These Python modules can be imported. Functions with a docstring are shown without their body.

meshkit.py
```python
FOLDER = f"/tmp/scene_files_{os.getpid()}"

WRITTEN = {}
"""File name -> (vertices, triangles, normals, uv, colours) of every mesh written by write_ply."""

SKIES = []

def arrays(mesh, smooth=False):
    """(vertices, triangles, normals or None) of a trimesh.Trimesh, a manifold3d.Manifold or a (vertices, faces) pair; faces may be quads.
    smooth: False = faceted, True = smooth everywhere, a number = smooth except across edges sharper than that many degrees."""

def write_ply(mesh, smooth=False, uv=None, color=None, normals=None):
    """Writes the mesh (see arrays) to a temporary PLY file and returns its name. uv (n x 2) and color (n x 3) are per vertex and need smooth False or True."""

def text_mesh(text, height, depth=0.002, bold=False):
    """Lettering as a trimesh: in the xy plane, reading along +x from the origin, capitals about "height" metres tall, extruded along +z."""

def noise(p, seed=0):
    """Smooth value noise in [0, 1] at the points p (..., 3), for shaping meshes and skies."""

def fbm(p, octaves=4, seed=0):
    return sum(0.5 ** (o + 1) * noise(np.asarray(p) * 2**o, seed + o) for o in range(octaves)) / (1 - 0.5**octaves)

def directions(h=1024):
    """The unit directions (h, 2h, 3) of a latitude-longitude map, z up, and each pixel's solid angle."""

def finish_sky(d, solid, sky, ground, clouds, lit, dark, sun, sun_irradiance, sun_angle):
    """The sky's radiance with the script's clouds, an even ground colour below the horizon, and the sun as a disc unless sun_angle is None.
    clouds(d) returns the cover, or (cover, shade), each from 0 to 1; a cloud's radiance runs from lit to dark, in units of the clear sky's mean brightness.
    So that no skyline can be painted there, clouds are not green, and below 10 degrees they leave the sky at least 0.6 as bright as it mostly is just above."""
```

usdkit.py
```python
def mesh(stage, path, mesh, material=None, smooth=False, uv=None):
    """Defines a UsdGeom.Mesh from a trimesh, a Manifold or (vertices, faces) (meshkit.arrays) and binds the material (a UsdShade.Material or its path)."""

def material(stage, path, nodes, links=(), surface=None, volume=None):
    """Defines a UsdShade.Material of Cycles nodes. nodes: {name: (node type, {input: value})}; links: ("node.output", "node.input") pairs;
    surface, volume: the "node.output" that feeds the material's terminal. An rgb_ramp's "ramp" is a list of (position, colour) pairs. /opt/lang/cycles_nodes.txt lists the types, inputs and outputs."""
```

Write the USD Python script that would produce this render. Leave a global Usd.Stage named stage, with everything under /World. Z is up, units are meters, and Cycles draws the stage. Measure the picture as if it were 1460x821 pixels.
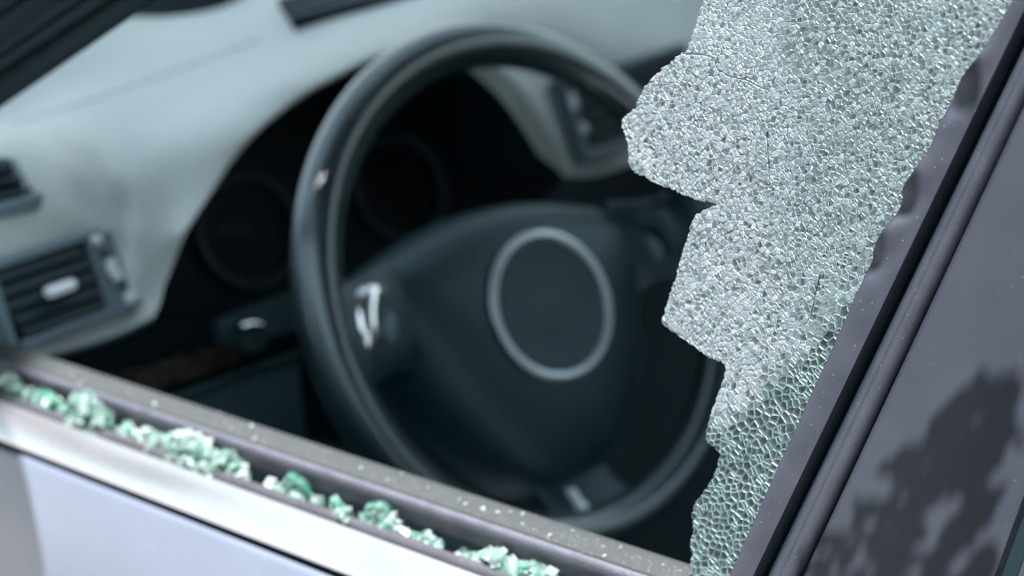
import math, random
import numpy as np, trimesh
from scipy.interpolate import RBFInterpolator, CubicSpline
from scipy.spatial import Voronoi, cKDTree, ConvexHull
from shapely.geometry import Polygon, LineString, Point
from shapely import affinity
import usdkit, meshkit
from pxr import Usd, UsdGeom, UsdLux, UsdShade, Gf, Sdf, Vt

random.seed(7)
rng = np.random.default_rng(7)
stage = Usd.Stage.CreateInMemory()
UsdGeom.SetStageUpAxis(stage, 'Z')
UsdGeom.Xform.Define(stage, '/World')
UsdGeom.Scope.Define(stage, '/World/Looks')
A = np.array
GZ = 0.85                      # height of the steering wheel's centre above the road

# ------------------------------------------------------------ camera, sky, sun, exposure
F_PX, FOCUS, FSTOP = 2362.0, 0.605, 6.7
RC = A([[-.7654, .1654, -.6219], [-.5898, -.5667, .5753], [-.2573, .8071, .5313]])   # columns: right, up, back
q_, r_ = np.linalg.qr(RC); RC = q_ * np.sign(np.diag(r_))
EYE = A([-.7073, .6532, .6123])
EXPOSURE = 3.3
SUN = A([-.25, .012, .967]); SUN /= np.linalg.norm(SUN)
SUN_I, SKY_S = 1.25, 0.05

cam = UsdGeom.Camera.Define(stage, '/World/camera')
M4 = np.eye(4); M4[:3, :3] = RC.T; M4[3, :3] = EYE + [0, 0, GZ]
cam.AddTransformOp().Set(Gf.Matrix4d(M4.tolist()))
cam.CreateHorizontalApertureAttr(36.0); cam.CreateVerticalApertureAttr(36.0 * 575 / 1024)
cam.CreateFocalLengthAttr(F_PX / 1460 * 36.0)
cam.CreateFocusDistanceAttr(FOCUS); cam.CreateFStopAttr(FSTOP)
cam.CreateClippingRangeAttr((0.02, 500.0)); cam.CreateExposureAttr(EXPOSURE)

usdkit.material(stage, '/World/Looks/sky', {
    's': ('sky_texture', {'sky_type': 'single_scattering', 'sun_disc': False, 'sun_elevation': math.asin(SUN[2]),
                          'sun_rotation': math.atan2(SUN[0], SUN[1]), 'aerosol_density': 1.0, 'ozone_density': 1.0}),
    'tc': ('texture_coordinate', {}), 'n': ('noise_texture', {'scale': 2.2, 'detail': 6, 'roughness': .55}),
    'r': ('rgb_ramp', {'ramp': [(.30, (0, 0, 0)), (.60, (.45, .45, .45))]}),
    'm': ('mix_color', {'b': (1.6, 2.2, 2.5)}), 'h': ('hsv', {'saturation': .42}), 'w': ('mix_color', {'blend_type': 'multiply', 'fac': 1.0, 'b': (.93, 1.06, 1.03)}),
    'b': ('background_shader', {'strength': SKY_S})},
    [('tc.generated', 'n.vector'), ('n.fac', 'r.fac'), ('r.color', 'm.fac'), ('s.color', 'h.color'), ('h.color', 'w.a'), ('w.result', 'm.a'), ('m.result', 'b.color')], surface='b.background')
dome = UsdLux.DomeLight.Define(stage, '/World/sky')
UsdShade.MaterialBindingAPI.Apply(dome.GetPrim()).Bind(UsdShade.Material.Get(stage, '/World/Looks/sky'))
sun = UsdLux.DistantLight.Define(stage, '/World/sun')
sun.CreateIntensityAttr(SUN_I); sun.CreateAngleAttr(0.5); sun.CreateNormalizeAttr(True); sun.CreateColorAttr(Gf.Vec3f(1.0, .97, .96))
zr = SUN; xr = np.cross([0, 0, 1.0], zr); xr /= np.linalg.norm(xr); yr = np.cross(zr, xr)
S4 = np.eye(4); S4[:3, :3] = np.stack([xr, yr, zr]); sun.AddTransformOp().Set(Gf.Matrix4d(S4.tolist()))

# ------------------------------------------------------------ helpers
def ray(x, y):
    d = RC @ A([x - 730, -(y - 410.5), -F_PX]); return d / np.linalg.norm(d)
def on(x, y, p, n):                                   # where a sight line of the photograph meets a real plane of the car
    d = ray(x, y); return EYE + d * ((A(p) - EYE) @ A(n)) / (d @ A(n))
def onx(x, y, v): return on(x, y, (v, 0, 0), (1, 0, 0.))
def ony(x, y, v): return on(x, y, (0, v, 0), (0, 1., 0))
def onz(x, y, v): return on(x, y, (0, 0, v), (0, 0, 1.))
def unit(v): v = A(v, float); return v / np.linalg.norm(v)

def sm(x): x = np.clip(x, 0, 1); return x * x * (3 - 2 * x)
used = {}
def numbered(base):
    n = used.get(base, 0); used[base] = n + 1
    return base if n == 0 else f'{base}_{n:03d}'
def path_of(parent, name): return numbered((str(parent.GetPath()) if parent else '/World') + '/' + name)
def tag(p, label=None, cat=None, group=None, kind=None):
    for k, v in (('label', label), ('category', cat), ('group', group), ('kind', kind)):
        if v: p.SetCustomDataByKey(k, v)
    return p
def thing(name, label, cat, loc=(0, 0, 0), group=None, parent=None):
    x = UsdGeom.Xform.Define(stage, path_of(parent, name))
    if any(loc): x.AddTranslateOp().Set(Gf.Vec3d(*map(float, loc)))
    return tag(x.GetPrim(), label, cat, group)
def holder(name, parent, label=None):
    return tag(UsdGeom.Xform.Define(stage, path_of(parent, name)).GetPrim(), label)
def obj(name, mesh, mat, parent, smooth=40, label=None, kind=None, shift=(0, 0, GZ), attrs=None, **kw):
    if hasattr(mesh, 'vertices'): v, f = np.array(mesh.vertices), np.array(mesh.faces)
    else: v, f = A(mesh[0], float), A(mesh[1], int)
    m = usdkit.mesh(stage, path_of(parent, name), (v + A(shift), f), M[mat], smooth=smooth)
    for k, val in (attrs or {}).items():
        UsdGeom.PrimvarsAPI(m).CreatePrimvar(k, Sdf.ValueTypeNames.FloatArray, 'vertex').Set(Vt.FloatArray.FromNumpy(A(val, np.float32)))
    return tag(m.GetPrim(), label, kind=kind, **kw)
def cat(*ms):
    v, f, n = [], [], 0
    for m in ms:
        a, b = (np.array(m.vertices), np.array(m.faces)) if hasattr(m, 'vertices') else (A(m[0], float), A(m[1], int))
        if b.shape[1] == 4: b = np.vstack([b[:, [0, 1, 2]], b[:, [0, 2, 3]]])
        v.append(a); f.append(b + n); n += len(a)
    return np.vstack(v), np.vstack(f)
def loft(rows, closed=False, caps=False):
    """rows (m, n, 3): a skin over m cross-sections of n points."""
    rows = A(rows, float); m, n = rows.shape[:2]; f = []
    I = np.arange(m * n).reshape(m, n)
    J = np.concatenate([I, I[:, :1]], 1) if closed else I
    a, b, c, d = J[:-1, :-1].ravel(), J[:-1, 1:].ravel(), J[1:, 1:].ravel(), J[1:, :-1].ravel()
    f = np.vstack([np.stack([a, b, c], 1), np.stack([a, c, d], 1)])
    v = rows.reshape(-1, 3)
    if caps:
        v = np.vstack([v, rows[0].mean(0), rows[-1].mean(0)]); k = len(v)
        for q in range(n):
            f = np.vstack([f, [[I[0, (q + 1) % n], I[0, q], k - 2], [I[-1, q], I[-1, (q + 1) % n], k - 1]]])
    return v, f
def curve(pts, n, closed=False):
    p = A(pts, float)
    if closed: p = np.vstack([p, p[:1]])
    t = np.r_[0, np.cumsum(np.linalg.norm(np.diff(p, axis=0), axis=1))]
    s = CubicSpline(t, p, bc_type='periodic' if closed else 'natural')
    return s(np.linspace(0, t[-1], n + closed)[:n])
def tube(pts, r, sides=12, caps=True, up=(0, 0, 1.), flat=1.0, closed=False):
    p = A(pts, float); r = np.broadcast_to(r, len(p))
    t = np.roll(p, -1, 0) - np.roll(p, 1, 0) if closed else np.gradient(p, axis=0)
    t /= np.linalg.norm(t, axis=1, keepdims=True)
    a = np.cross(t, A(up)); a /= np.linalg.norm(a, axis=1, keepdims=True); b = np.cross(a, t)
    th = np.linspace(0, 2 * np.pi, sides, endpoint=False)
    rows = p[:, None] + r[:, None, None] * (np.cos(th)[None, :, None] * a[:, None] + flat * np.sin(th)[None, :, None] * b[:, None])
    if closed: rows = np.concatenate([rows, rows[:1]])
    return loft(rows, True, caps and not closed)
def rbox(center, axes, size, r, seg=3):
    """box with rounded edges in an oriented frame (hull of spheres)."""
    import manifold3d as mf
    s = A(size) / 2 - r
    sp = trimesh.creation.icosphere(seg - 1, r)
    pts = np.vstack([A(sp.vertices) + A([i, j, k]) * s for i in (-1, 1) for j in (-1, 1) for k in (-1, 1)])
    h = trimesh.convex.convex_hull(pts)
    return np.array(h.vertices) @ A(axes, float) + A(center), np.array(h.faces)
def slab(quad, th):
    """a plate from four corner points, thickened along its normal"""
    q = A(quad, float); n = unit(np.cross(q[1] - q[0], q[3] - q[0])) * th
    v = np.vstack([q, q + n])
    f = [[0, 2, 1], [0, 3, 2], [4, 5, 6], [4, 6, 7]]
    for i in range(4): j = (i + 1) % 4; f += [[i, j, j + 4], [i, j + 4, i + 4]]
    return v, A(f)
def prism(poly, th, o, ex, ey, ez):
    m = trimesh.creation.extrude_polygon(poly, th, engine='earcut'); v = np.array(m.vertices)
    return A(o) + v[:, :1] * ex + v[:, 1:2] * ey + v[:, 2:] * ez, np.array(m.faces)

# ------------------------------------------------------------ materials
M = {}
def pbr(name, col, rough=.5, bump=None, var=0.0, vscale=30, specks=None, **kw):
    """principled paint / plastic / rubber. bump: (scale, strength, metres); var: tone variation; specks: (scale, size, colour) of dust."""
    n = {'g': ('geometry', {}), 'p': ('principled_bsdf', {'base_color': col, 'roughness': rough, **kw})}; L = []
    src = None
    if var:
        n['n'] = ('noise_texture', {'scale': vscale, 'detail': 5, 'roughness': .6})
        n['r'] = ('map_range', {'from_min': .3, 'from_max': .7, 'to_min': 1 - var, 'to_max': 1 + var})
        n['vm'] = ('vector_math', {'math_type': 'scale', 'vector1': col}) if False else ('mix_color', {'blend_type': 'multiply', 'fac': 1.0, 'a': col})
        n['cc'] = ('combine_color', {'color_type': 'rgb'})
        L += [('g.position', 'n.vector'), ('n.fac', 'r.value'), ('r.result', 'cc.r'), ('r.result', 'cc.g'), ('r.result', 'cc.b'), ('cc.color', 'vm.b')]
        src = 'vm.result'
        n['rr'] = ('map_range', {'from_min': .3, 'from_max': .7, 'to_min': max(.02, rough - var * .5), 'to_max': min(1, rough + var * .5)})
        L += [('n.fac', 'rr.value'), ('rr.result', 'p.roughness')]
    if specks:
        sc, size, scol, amt = specks
        n['vo'] = ('voronoi_texture', {'feature': 'f1', 'scale': sc}); n['lt'] = ('map_range', {'from_min': size, 'from_max': size * .6, 'to_min': 0, 'to_max': 1, 'clamp': True})
        n['wn'] = ('separate_color', {'color_type': 'rgb'}); n['gt'] = ('math', {'math_type': 'less_than', 'value2': amt}); n['mu'] = ('math', {'math_type': 'multiply'})
        n['ms'] = ('mix_color', {'a': col, 'b': scol})
        L += [('g.position', 'vo.vector'), ('vo.distance', 'lt.value'), ('vo.color', 'wn.color'), ('wn.r', 'gt.value1'), ('lt.result', 'mu.value1'), ('gt.value', 'mu.value2'), ('mu.value', 'ms.fac')]
        if src: L += [(src, 'ms.a')]
        src = 'ms.result'
    if src: L += [(src, 'p.base_color')]
    if bump:
        n['bn'] = ('noise_texture', {'scale': bump[0], 'detail': 3}); n['bu'] = ('bump', {'strength': bump[1], 'distance': bump[2]})
        L += [('g.position', 'bn.vector'), ('bn.fac', 'bu.height'), ('bu.normal', 'p.normal')]
    M[name] = usdkit.material(stage, '/World/Looks/' + name, n, L, surface='p.BSDF')
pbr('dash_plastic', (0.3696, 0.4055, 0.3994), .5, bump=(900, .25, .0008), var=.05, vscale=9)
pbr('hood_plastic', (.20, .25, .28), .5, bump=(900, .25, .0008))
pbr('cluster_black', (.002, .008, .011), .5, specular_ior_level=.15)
pbr('gauge_trim', (0.0135, 0.0315, 0.0360), .4)
pbr('vent_frame', (.10, .14, .17), .4, bump=(1200, .2, .0005))
pbr('vent_black', (.010, .022, .026), .55, specular_ior_level=.3)
pbr('bright_tab', (.75, .77, .80), .3)
pbr('marking_white', (.55, .6, .63), .6)
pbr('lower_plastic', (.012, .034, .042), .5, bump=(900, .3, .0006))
pbr('wood', (.020, .016, .012), .25, var=.5, vscale=60)
pbr('wheel_leather', (0.0040, 0.0126, 0.0163),   .33, specular_ior_level=1.0, specular_tint=(.75, .93, 1.0), bump=(1400, .3, .0004), var=.12, vscale=40, coat_weight=.8, coat_roughness=.18)
pbr('airbag_plastic', (0.0042, 0.0184, 0.0228), .45, specular_ior_level=.7, specular_tint=(.7, .93, 1.0), bump=(1100, .3, .0005))
pbr('emblem_metal', (.45, .50, .53), .34, metallic=.85)
pbr('button_chrome', (.75, .76, .78), .18, metallic=1.0)
pbr('chrome', (0.4001, 0.4001, 0.4102), .24, metallic=.9, var=.05, vscale=14)
pbr('silver_paint', (0.0560, 0.0678, 0.0931), .42, var=.05, vscale=22, specks=(420, .20, (.2, .21, .22), .08), coat_weight=.15, coat_roughness=.08)
pbr('gap_black', (.003, .008, .011), .7, specular_ior_level=.10)
pbr('rubber', (0.0110, 0.0126, 0.0187), .55, bump=(1500, .3, .0003), var=.14, vscale=60, specks=(900, .22, (.08, .08, .085), .06), specular_ior_level=.3)
pbr('rubber_lip', (0.0184, 0.0180, 0.0226), .55, bump=(1500, .3, .0003), var=.12, vscale=60, specks=(900, .22, (.14, .14, .15), .10))
pbr('sill_wall', (0.0243, 0.0257, 0.0354), .6, bump=(1100, .7, .0006), var=.18, vscale=120)
pbr('sill_top', (0.0021, 0.0039, 0.0045), .8, bump=(1800, .8, .0005), var=.14, vscale=90, specks=(1100, .27, (.11, .12, .12), .16))
pbr('panel_gloss', (0.0124, 0.0144, 0.0200), .5, var=.12, vscale=18, specks=(620, .15, (.05, .05, .055), .10), specular_ior_level=.2)
pbr('pillar_trim', (.005, .011, .013), .6, specular_ior_level=.06)
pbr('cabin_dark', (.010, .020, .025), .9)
pbr('concrete', (0.1360, 0.1360, 0.1400), .9, var=.15, vscale=4)
pbr('leaf', (.05, .09, .035), .5, var=.2, vscale=20)
pbr('bark', (.10, .08, .06), .9, var=.3, vscale=30)
pbr('dust_white', (.75, .80, .80), .4)
M['windscreen_glass'] = usdkit.material(stage, '/World/Looks/windscreen_glass', {
    't': ('transparent_bsdf', {'color': (.93, .92, .93)}), 'g': ('glossy_bsdf', {'roughness': .02, 'color': (1, 1, 1)}), 'm': ('mix_closure', {'fac': .05})},
    [ ('t.BSDF', 'm.closure1'), ('g.BSDF', 'm.closure2')], surface='m.closure')

def shattered(name, white, green, clear):
    """tempered glass: the faces of a piece are clear where they are whole and milky where crazed; its broken sides are frosted and green."""
    n = {'fr': ('attribute', {'attribute': 'frost'}), 'ti': ('attribute', {'attribute': 'tint'}), 'g': ('geometry', {}),
         'no': ('noise_texture', {'scale': 900, 'detail': 3, 'roughness': .6}), 'nr': ('map_range', {'from_min': .3, 'from_max': .7, 'to_min': .55, 'to_max': 1.25}),
         'mu': ('math', {'math_type': 'multiply', 'use_clamp': True}),
         'c': ('mix_color', {'a': white, 'b': green}),
         'bu': ('bump', {'strength': .6, 'distance': .0004}),
         'p': ('principled_bsdf', {'roughness': .55, 'specular_ior_level': .12}), 'tr': ('translucent_bsdf', {}), 'ff': ('mix_closure', {'fac': .30}),
         'lw': ('layer_weight', {'blend': .5}), 'pw': ('math', {'math_type': 'power', 'value2': 4.0}), 'f': ('math', {'math_type': 'multiply_add', 'value2': .35, 'value3': .03}), 't': ('transparent_bsdf', {'color': clear}), 'gl': ('glossy_bsdf', {'roughness': .32}), 'cl': ('mix_closure', {}),
         'out': ('mix_closure', {})}
    L = [('g.position', 'no.vector'), ('no.fac', 'nr.value'), ('fr.fac', 'mu.value1'), ('nr.result', 'mu.value2'), ('ti.fac', 'c.fac'),
         ('no.fac', 'bu.height'), ('bu.normal', 'p.normal'), ('bu.normal', 'gl.normal'), ('c.result', 'p.base_color'), ('c.result', 'tr.color'),
         ('p.BSDF', 'ff.closure1'), ('tr.BSDF', 'ff.closure2'), ('lw.facing', 'pw.value1'), ('pw.value', 'f.value1'), ('f.value', 'cl.fac'), ('t.BSDF', 'cl.closure1'), ('gl.BSDF', 'cl.closure2'),
         ('mu.value', 'out.fac'), ('cl.closure', 'out.closure1'), ('ff.closure', 'out.closure2')]
    M[name] = usdkit.material(stage, '/World/Looks/' + name, n, L, surface='out.closure')
shattered('shattered_glass', (.148, .169, .184), (.05, .122, .118), (.92, .97, .96))
shattered('crumb_glass', (.155, .185, .18), (.042, .155, .118), (.66, .93, .86))

# ------------------------------------------------------------ road under the car (outside the frame, seen in reflections)
gp = np.mgrid[-30:30:13j, -30:30:13j].reshape(2, -1).T
gm = loft(np.concatenate([gp, np.zeros((169, 1))], 1).reshape(13, 13, 3))
g = obj('road', (gm[0], gm[1][:, ::-1]), 'concrete', None, smooth=False, shift=(0, 0, 0)); tag(g, 'pale concrete road under the parked car', 'road', kind='structure')

# a clipped hedge along the far side of the road, behind the photographer: it is what the car's flank and the seats look at
hd = thing('hedge', 'tall dark clipped hedge along the road behind the photographer', 'hedge', (0, 0, 0))
hv, hf = [], []
for k in range(16000):
    x, z = rng.uniform(-9, .6), rng.uniform(-.85, 4.6); y = 4.0 + .35 * meshkit.noise(A([x * 1.3, z * 1.3, 0.]), 21) + rng.uniform(0, .25)
    d = unit(rng.normal(0, 1, 3)); e = unit(np.cross(d, rng.normal(0, .5, 3) + [0, -1, .3])); c = A([x, y, z]); n0 = 4 * k
    hv += [c - d * .10, c + e * .055, c + d * .10, c - e * .055]; hf += [[n0, n0 + 1, n0 + 2], [n0, n0 + 2, n0 + 3]]
obj('hedge_leaves', (A(hv), A(hf)), 'leaf', hd, smooth=False)
obj('hedge_core', rbox((-4.2, 4.75, 1.85), np.eye(3), (9.6, .8, 5.4), .15), 'bark', hd)

# ------------------------------------------------------------ the car
car = thing('car', 'silver car with its front side window smashed, seen close at the driver door', 'car')

# glass plane of the door window
TILT = math.radians(25)
GN, GU, G0 = A([0, math.cos(TILT), math.sin(TILT)]), A([0, -math.sin(TILT), math.cos(TILT)]), A([0, .303, .12])
GX = A([1., 0, 0])
def G(s, t, o=0.0): return G0 + s * GX + t * GU + o * GN
def gp_(x, y, o=0.0):
    P = on(x, y, G0 + o * GN, GN); return A([P[0], (P - G0) @ GU])

# --- door: skin, chrome strip, seals: sections along the belt line
XS = np.linspace(-1.0, .75, 60)
def belt(profile, xs=XS): return loft([[(x, y, z) for y, z in profile] for x in xs])
def prof(pts, n): return curve(pts, n)
obj('door_skin', belt([(.3240, .0960), (.3262, .1022), (.3274, .1036), (.3288, .1028)] + [tuple(p) for p in curve([(.3300, .1005), (.340, .078), (.353, .035), (.361, -.03), (.366, -.14), (.362, -.30), (.345, -.50)], 26)], XS[::-1]), 'silver_paint', car)
obj('chrome_trim', belt([(.3105, .1150), (.3108, .1225), (.3120, .1238), (.3136, .1234), (.3175, .1203), (.3220, .1160), (.3255, .1116), (.3266, .1096), (.3262, .1082), (.324, .1075)], XS[::-1]), 'chrome', car, smooth=50, label='bright metal strip along the foot of the window')
obj('trim_gap', belt([(.3225, .1092), (.3250, .1078), (.3252, .1000)], XS[::-1]), 'gap_black', car)
obj('outer_seal', belt([(.3035, .098), (.3037, .1160), (.3042, .1215), (.3056, .1242), (.3078, .1248), (.3094, .1236), (.3102, .1210), (.3102, .114)], XS[::-1]), 'rubber_lip', car)
obj('window_channel', belt([(.2945, .1235), (.2962, .1130), (.2965, .1095), (.2990, .1080), (.3012, .1082), (.3016, .1115), (.3026, .1118), (.3036, .1090)], XS[::-1]), 'gap_black', car)
obj('inner_seal', belt([(.2956, .1085), (.2957, .1120), (.2952, .1160), (.2948, .1200), (.2949, .1300), (.2946, .1338), (.2935, .1354), (.2920, .1360)], XS[::-1]), 'sill_wall', car)
obj('sill_cap', belt([(.2921, .1352), (.2912, .1366), (.2890, .1370), (.2840, .1370), (.2805, .1364), (.2788, .1350), (.2778, .1325)], XS[::-1]), 'sill_top', car, label='dusty grey top of the door sill')
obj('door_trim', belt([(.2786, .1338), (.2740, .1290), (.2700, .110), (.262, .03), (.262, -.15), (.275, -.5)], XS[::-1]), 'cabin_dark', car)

# --- front pillar and the frame of the windscreen
ap = holder('front_pillar', car)
def ap_line(x0, y0, x1, y1, o):
    P, Q = on(x0, y0, G0 + o * GN, GN), on(x1, y1, G0 + o * GN, GN); d = Q - P
    return P - d * 1.9, Q + d * .5
def band(l0, l1, depth, mat, name, r=.35):
    rows = []
    for k in np.linspace(0, 1, 14):
        p, q = l0[0] + k * (l0[1] - l0[0]), l1[0] + k * (l1[1] - l1[0])
        w = q - p; ax = unit(l0[1] - l0[0]); nn = unit(np.cross(ax, w))
        if nn @ (EYE - p) < 0: nn = -nn
        rows.append([p - nn * depth * 1.5, p - nn * depth * .3, p + w * .12, p + w * .5 + nn * depth * .15, p + w * .88, q - nn * depth * .3, q - nn * depth * 1.5])
    obj(name, loft(rows), mat, ap)
a0 = ap_line(0, 156, 216, 8, -.022)
a1 = ap_line(0, 108, 172, -4, -.012)
a2 = ap_line(0, 84, 138, -10, -.004)
a3 = ap_line(0, 22, 70, -26, .003)
a4 = ap_line(-40, -20, 20, -62, .004)
band(a0, a1, .006, 'pillar_trim', 'pillar_trim')
band(a1, a2, .010, 'gap_black', 'window_seal')
band(a2, a3, .012, 'pillar_trim', 'glass_run')
band(a3, a4, .012, 'gap_black', 'frame_edge')

# --- rear pillar beside the window: rubber run with a dented lip, groove, ridge, gloss panel
rp = holder('centre_pillar', car, 'dusty black pillar trim behind the smashed window')
seal_px = [(1464, -40), (1444, 0), (1425, 34), (1396, 83), (1371, 114), (1352, 136), (1347, 151), (1342, 170), (1327, 209), (1303, 248), (1284, 273), (1274, 307), (1250, 346), (1240, 360), (1230, 400), (1190, 490), (1130, 620), (1040, 821), (985, 940)]
SE = A([gp_(x, y, .006) for x, y in seal_px]); SE = SE[np.argsort(SE[:, 1])]
def edge_s(t): return np.interp(t, SE[:, 1], SE[:, 0])
def lin(p, q): return lambda t: p[0] + (q[0] - p[0]) * (t - p[1]) / (q[1] - p[1])
l0 = lin(gp_(1040, 821, .006), gp_(1445, 0, .006))
gl_ = lin(gp_(1074, 821, .006), gp_(1276, 400, .006)); gr_ = lin(gp_(1094, 821, .006), gp_(1297, 400, .006))
rr_ = lin(gp_(1136, 821, .008), gp_(1336, 400, .008)); pl_ = lin(gp_(1143, 821, .005), gp_(1341, 400, .005))
pr_ = lin(gp_(1418, 821, .005), gp_(1459, 708, .005))
dents = [gp_(1376, 140, .004)[1], gp_(1292, 290, .004)[1], gp_(1248, 368, .004)[1]]
TS = np.linspace(-.06, .40, 420)
rows = []
for t in TS:
    e, gL = edge_s(t), gl_(t); w = gL - e
    dent = sum(a * np.exp(-((t - d + .001) / .0048) ** 2) for d, a in zip(dents, (1, .85, .75)))
    hump = sum(a * np.exp(-((t - d - .011) / .0075) ** 2) / (1 + np.exp(-(t - d - .0045) / .0009)) for d, a in zip(dents, (1, .9, .7)))
    k = np.array([0, .10, .25, .45, .65, .85, .97, 1.0]); fall = np.clip(1 - k / .75, 0, 1) ** 1.3
    o = .0062 + .0008 * np.sin(k * np.pi) + fall * (.0012 + .0022 * hump - .0050 * dent); o[0] -= .0012
    row = [G(e + .0006, t, max(-.004, o[0] - .008))] + [G(e + w * kk, t, oo) for kk, oo in zip(k, o)] + [G(gL - .0003, t, -.004)]
    rows.append(row)
obj('window_run', loft(rows), 'rubber', rp, smooth=60, label='wavy dented rubber edge against the broken glass')
obj('groove', loft([[G(gl_(t) + .001, t, -.0045), G(gl_(t) - .0006, t, -.0035), G((gl_(t) + gr_(t)) / 2, t, -.0030), G(gr_(t) + .0004, t, -.0012), G(gr_(t) - .001, t, .0020)] for t in TS[::10]]), 'gap_black', rp)
rows = []
for t in TS[::7]:
    a, b = gr_(t), rr_(t); w = b - a
    rows.append([G(a + .0002, t, -.004), G(a, t, .0035), G(a + w * .10, t, .0052), G(a + w * .28, t, .0062), G(a + w * .36, t, .0060), G(a + w * .46, t, .0078), G(a + w * .66, t, .0088), G(a + w * .84, t, .0078), G(a + w * .95, t, .0048), G(b, t, -.004)])
obj('ridge', loft(rows), 'rubber', rp, smooth=50)
obj('gap_filler', loft([[G(rr_(t) + .002, t, -.002), G(pl_(t) - .004, t, -.002)] for t in TS[::36]]), 'gap_black', rp)
rows = []
for t in TS[::9]:
    a, b = pl_(t), pr_(t); w = b - a
    rows.append([G(a, t, -.004), G(a, t, .0036), G(a - .0004, t, .0047), G(a - .0016, t, .0052)] + [G(a + w * k, t, .0052 + .0022 * math.sin(math.pi * k)) for k in np.linspace(.04, .96, 16)] + [G(b + .0014, t, .0050), G(b + .0003, t, .0042), G(b, t, -.004)])
obj('pillar_panel', loft(rows), 'panel_gloss', rp, smooth=50, label='dusty dark gloss panel with leaf shadows')
obj('rear_gap', loft([[G(pr_(t) + .003, t, -.003), G(pr_(t) - .009, t, -.003)] for t in TS[::36]]), 'gap_black', rp)
rows = []
for t in TS[::9]:
    b = pr_(t) - .0065
    rows.append([G(b, t, -.004), G(b, t, .003), G(b - .0012, t, .0046), G(b - .02, t, .0052), G(b - .12, t, .003)])
obj('rear_door_frame', loft(rows), 'panel_gloss', rp, smooth=50)

# --- roof, windscreen, bonnet and cabin: outside the frame, they shade the interior as in any car
roof = []
for x in np.linspace(-1.7, -.02, 12):
    zc = .50 - .075 * ((x + .8) / .9) ** 2
    roof.append([(x, y, zc - .06 * (abs(y + .37) / .55) ** 3) for y in np.linspace(.178, -.90, 14)])
rf = loft(roof); obj('roof', cat(rf, (rf[0] + [0, 0, -.02], rf[1][:, ::-1])), 'silver_paint', car)
ws = []
for k in np.linspace(0, 1, 12):
    x = .74 - .75 * k; z = .055 + .375 * k
    half = .62 - .10 * k; cy = -.37
    ws.append([(x - .09 * (abs(u)) ** 2.2, cy + half * u, z) for u in np.linspace(-1, 1, 16)])
obj('windscreen', loft(ws), 'windscreen_glass', car)
bn = []
for x in np.linspace(.64, 1.75, 14):
    bn.append([(x, y, .10 - .10 * ((x - .66) / 1.1) ** 2 - .06 * (abs(y + .37) / .75) ** 3) for y in np.linspace(.36, -1.10, 16)])
obj('bonnet', loft(bn), 'silver_paint', car)
obj('wiper_cowl', loft([[(x, y, z) for y in np.linspace(.3, -1.05, 8)] for x, z in ((.53, .062), (.56, .076), (.60, .084), (.645, .086))]), 'gap_black', car)
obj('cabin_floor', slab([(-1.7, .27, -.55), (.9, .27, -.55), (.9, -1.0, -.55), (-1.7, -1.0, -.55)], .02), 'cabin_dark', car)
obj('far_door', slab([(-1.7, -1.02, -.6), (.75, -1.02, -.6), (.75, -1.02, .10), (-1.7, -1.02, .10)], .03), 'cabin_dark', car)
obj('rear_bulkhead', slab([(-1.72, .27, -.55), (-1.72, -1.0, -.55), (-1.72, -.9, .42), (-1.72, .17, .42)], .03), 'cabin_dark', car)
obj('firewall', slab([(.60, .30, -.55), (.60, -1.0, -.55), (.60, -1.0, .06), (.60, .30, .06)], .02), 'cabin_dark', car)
mr = holder('door_mirror', car)
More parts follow.
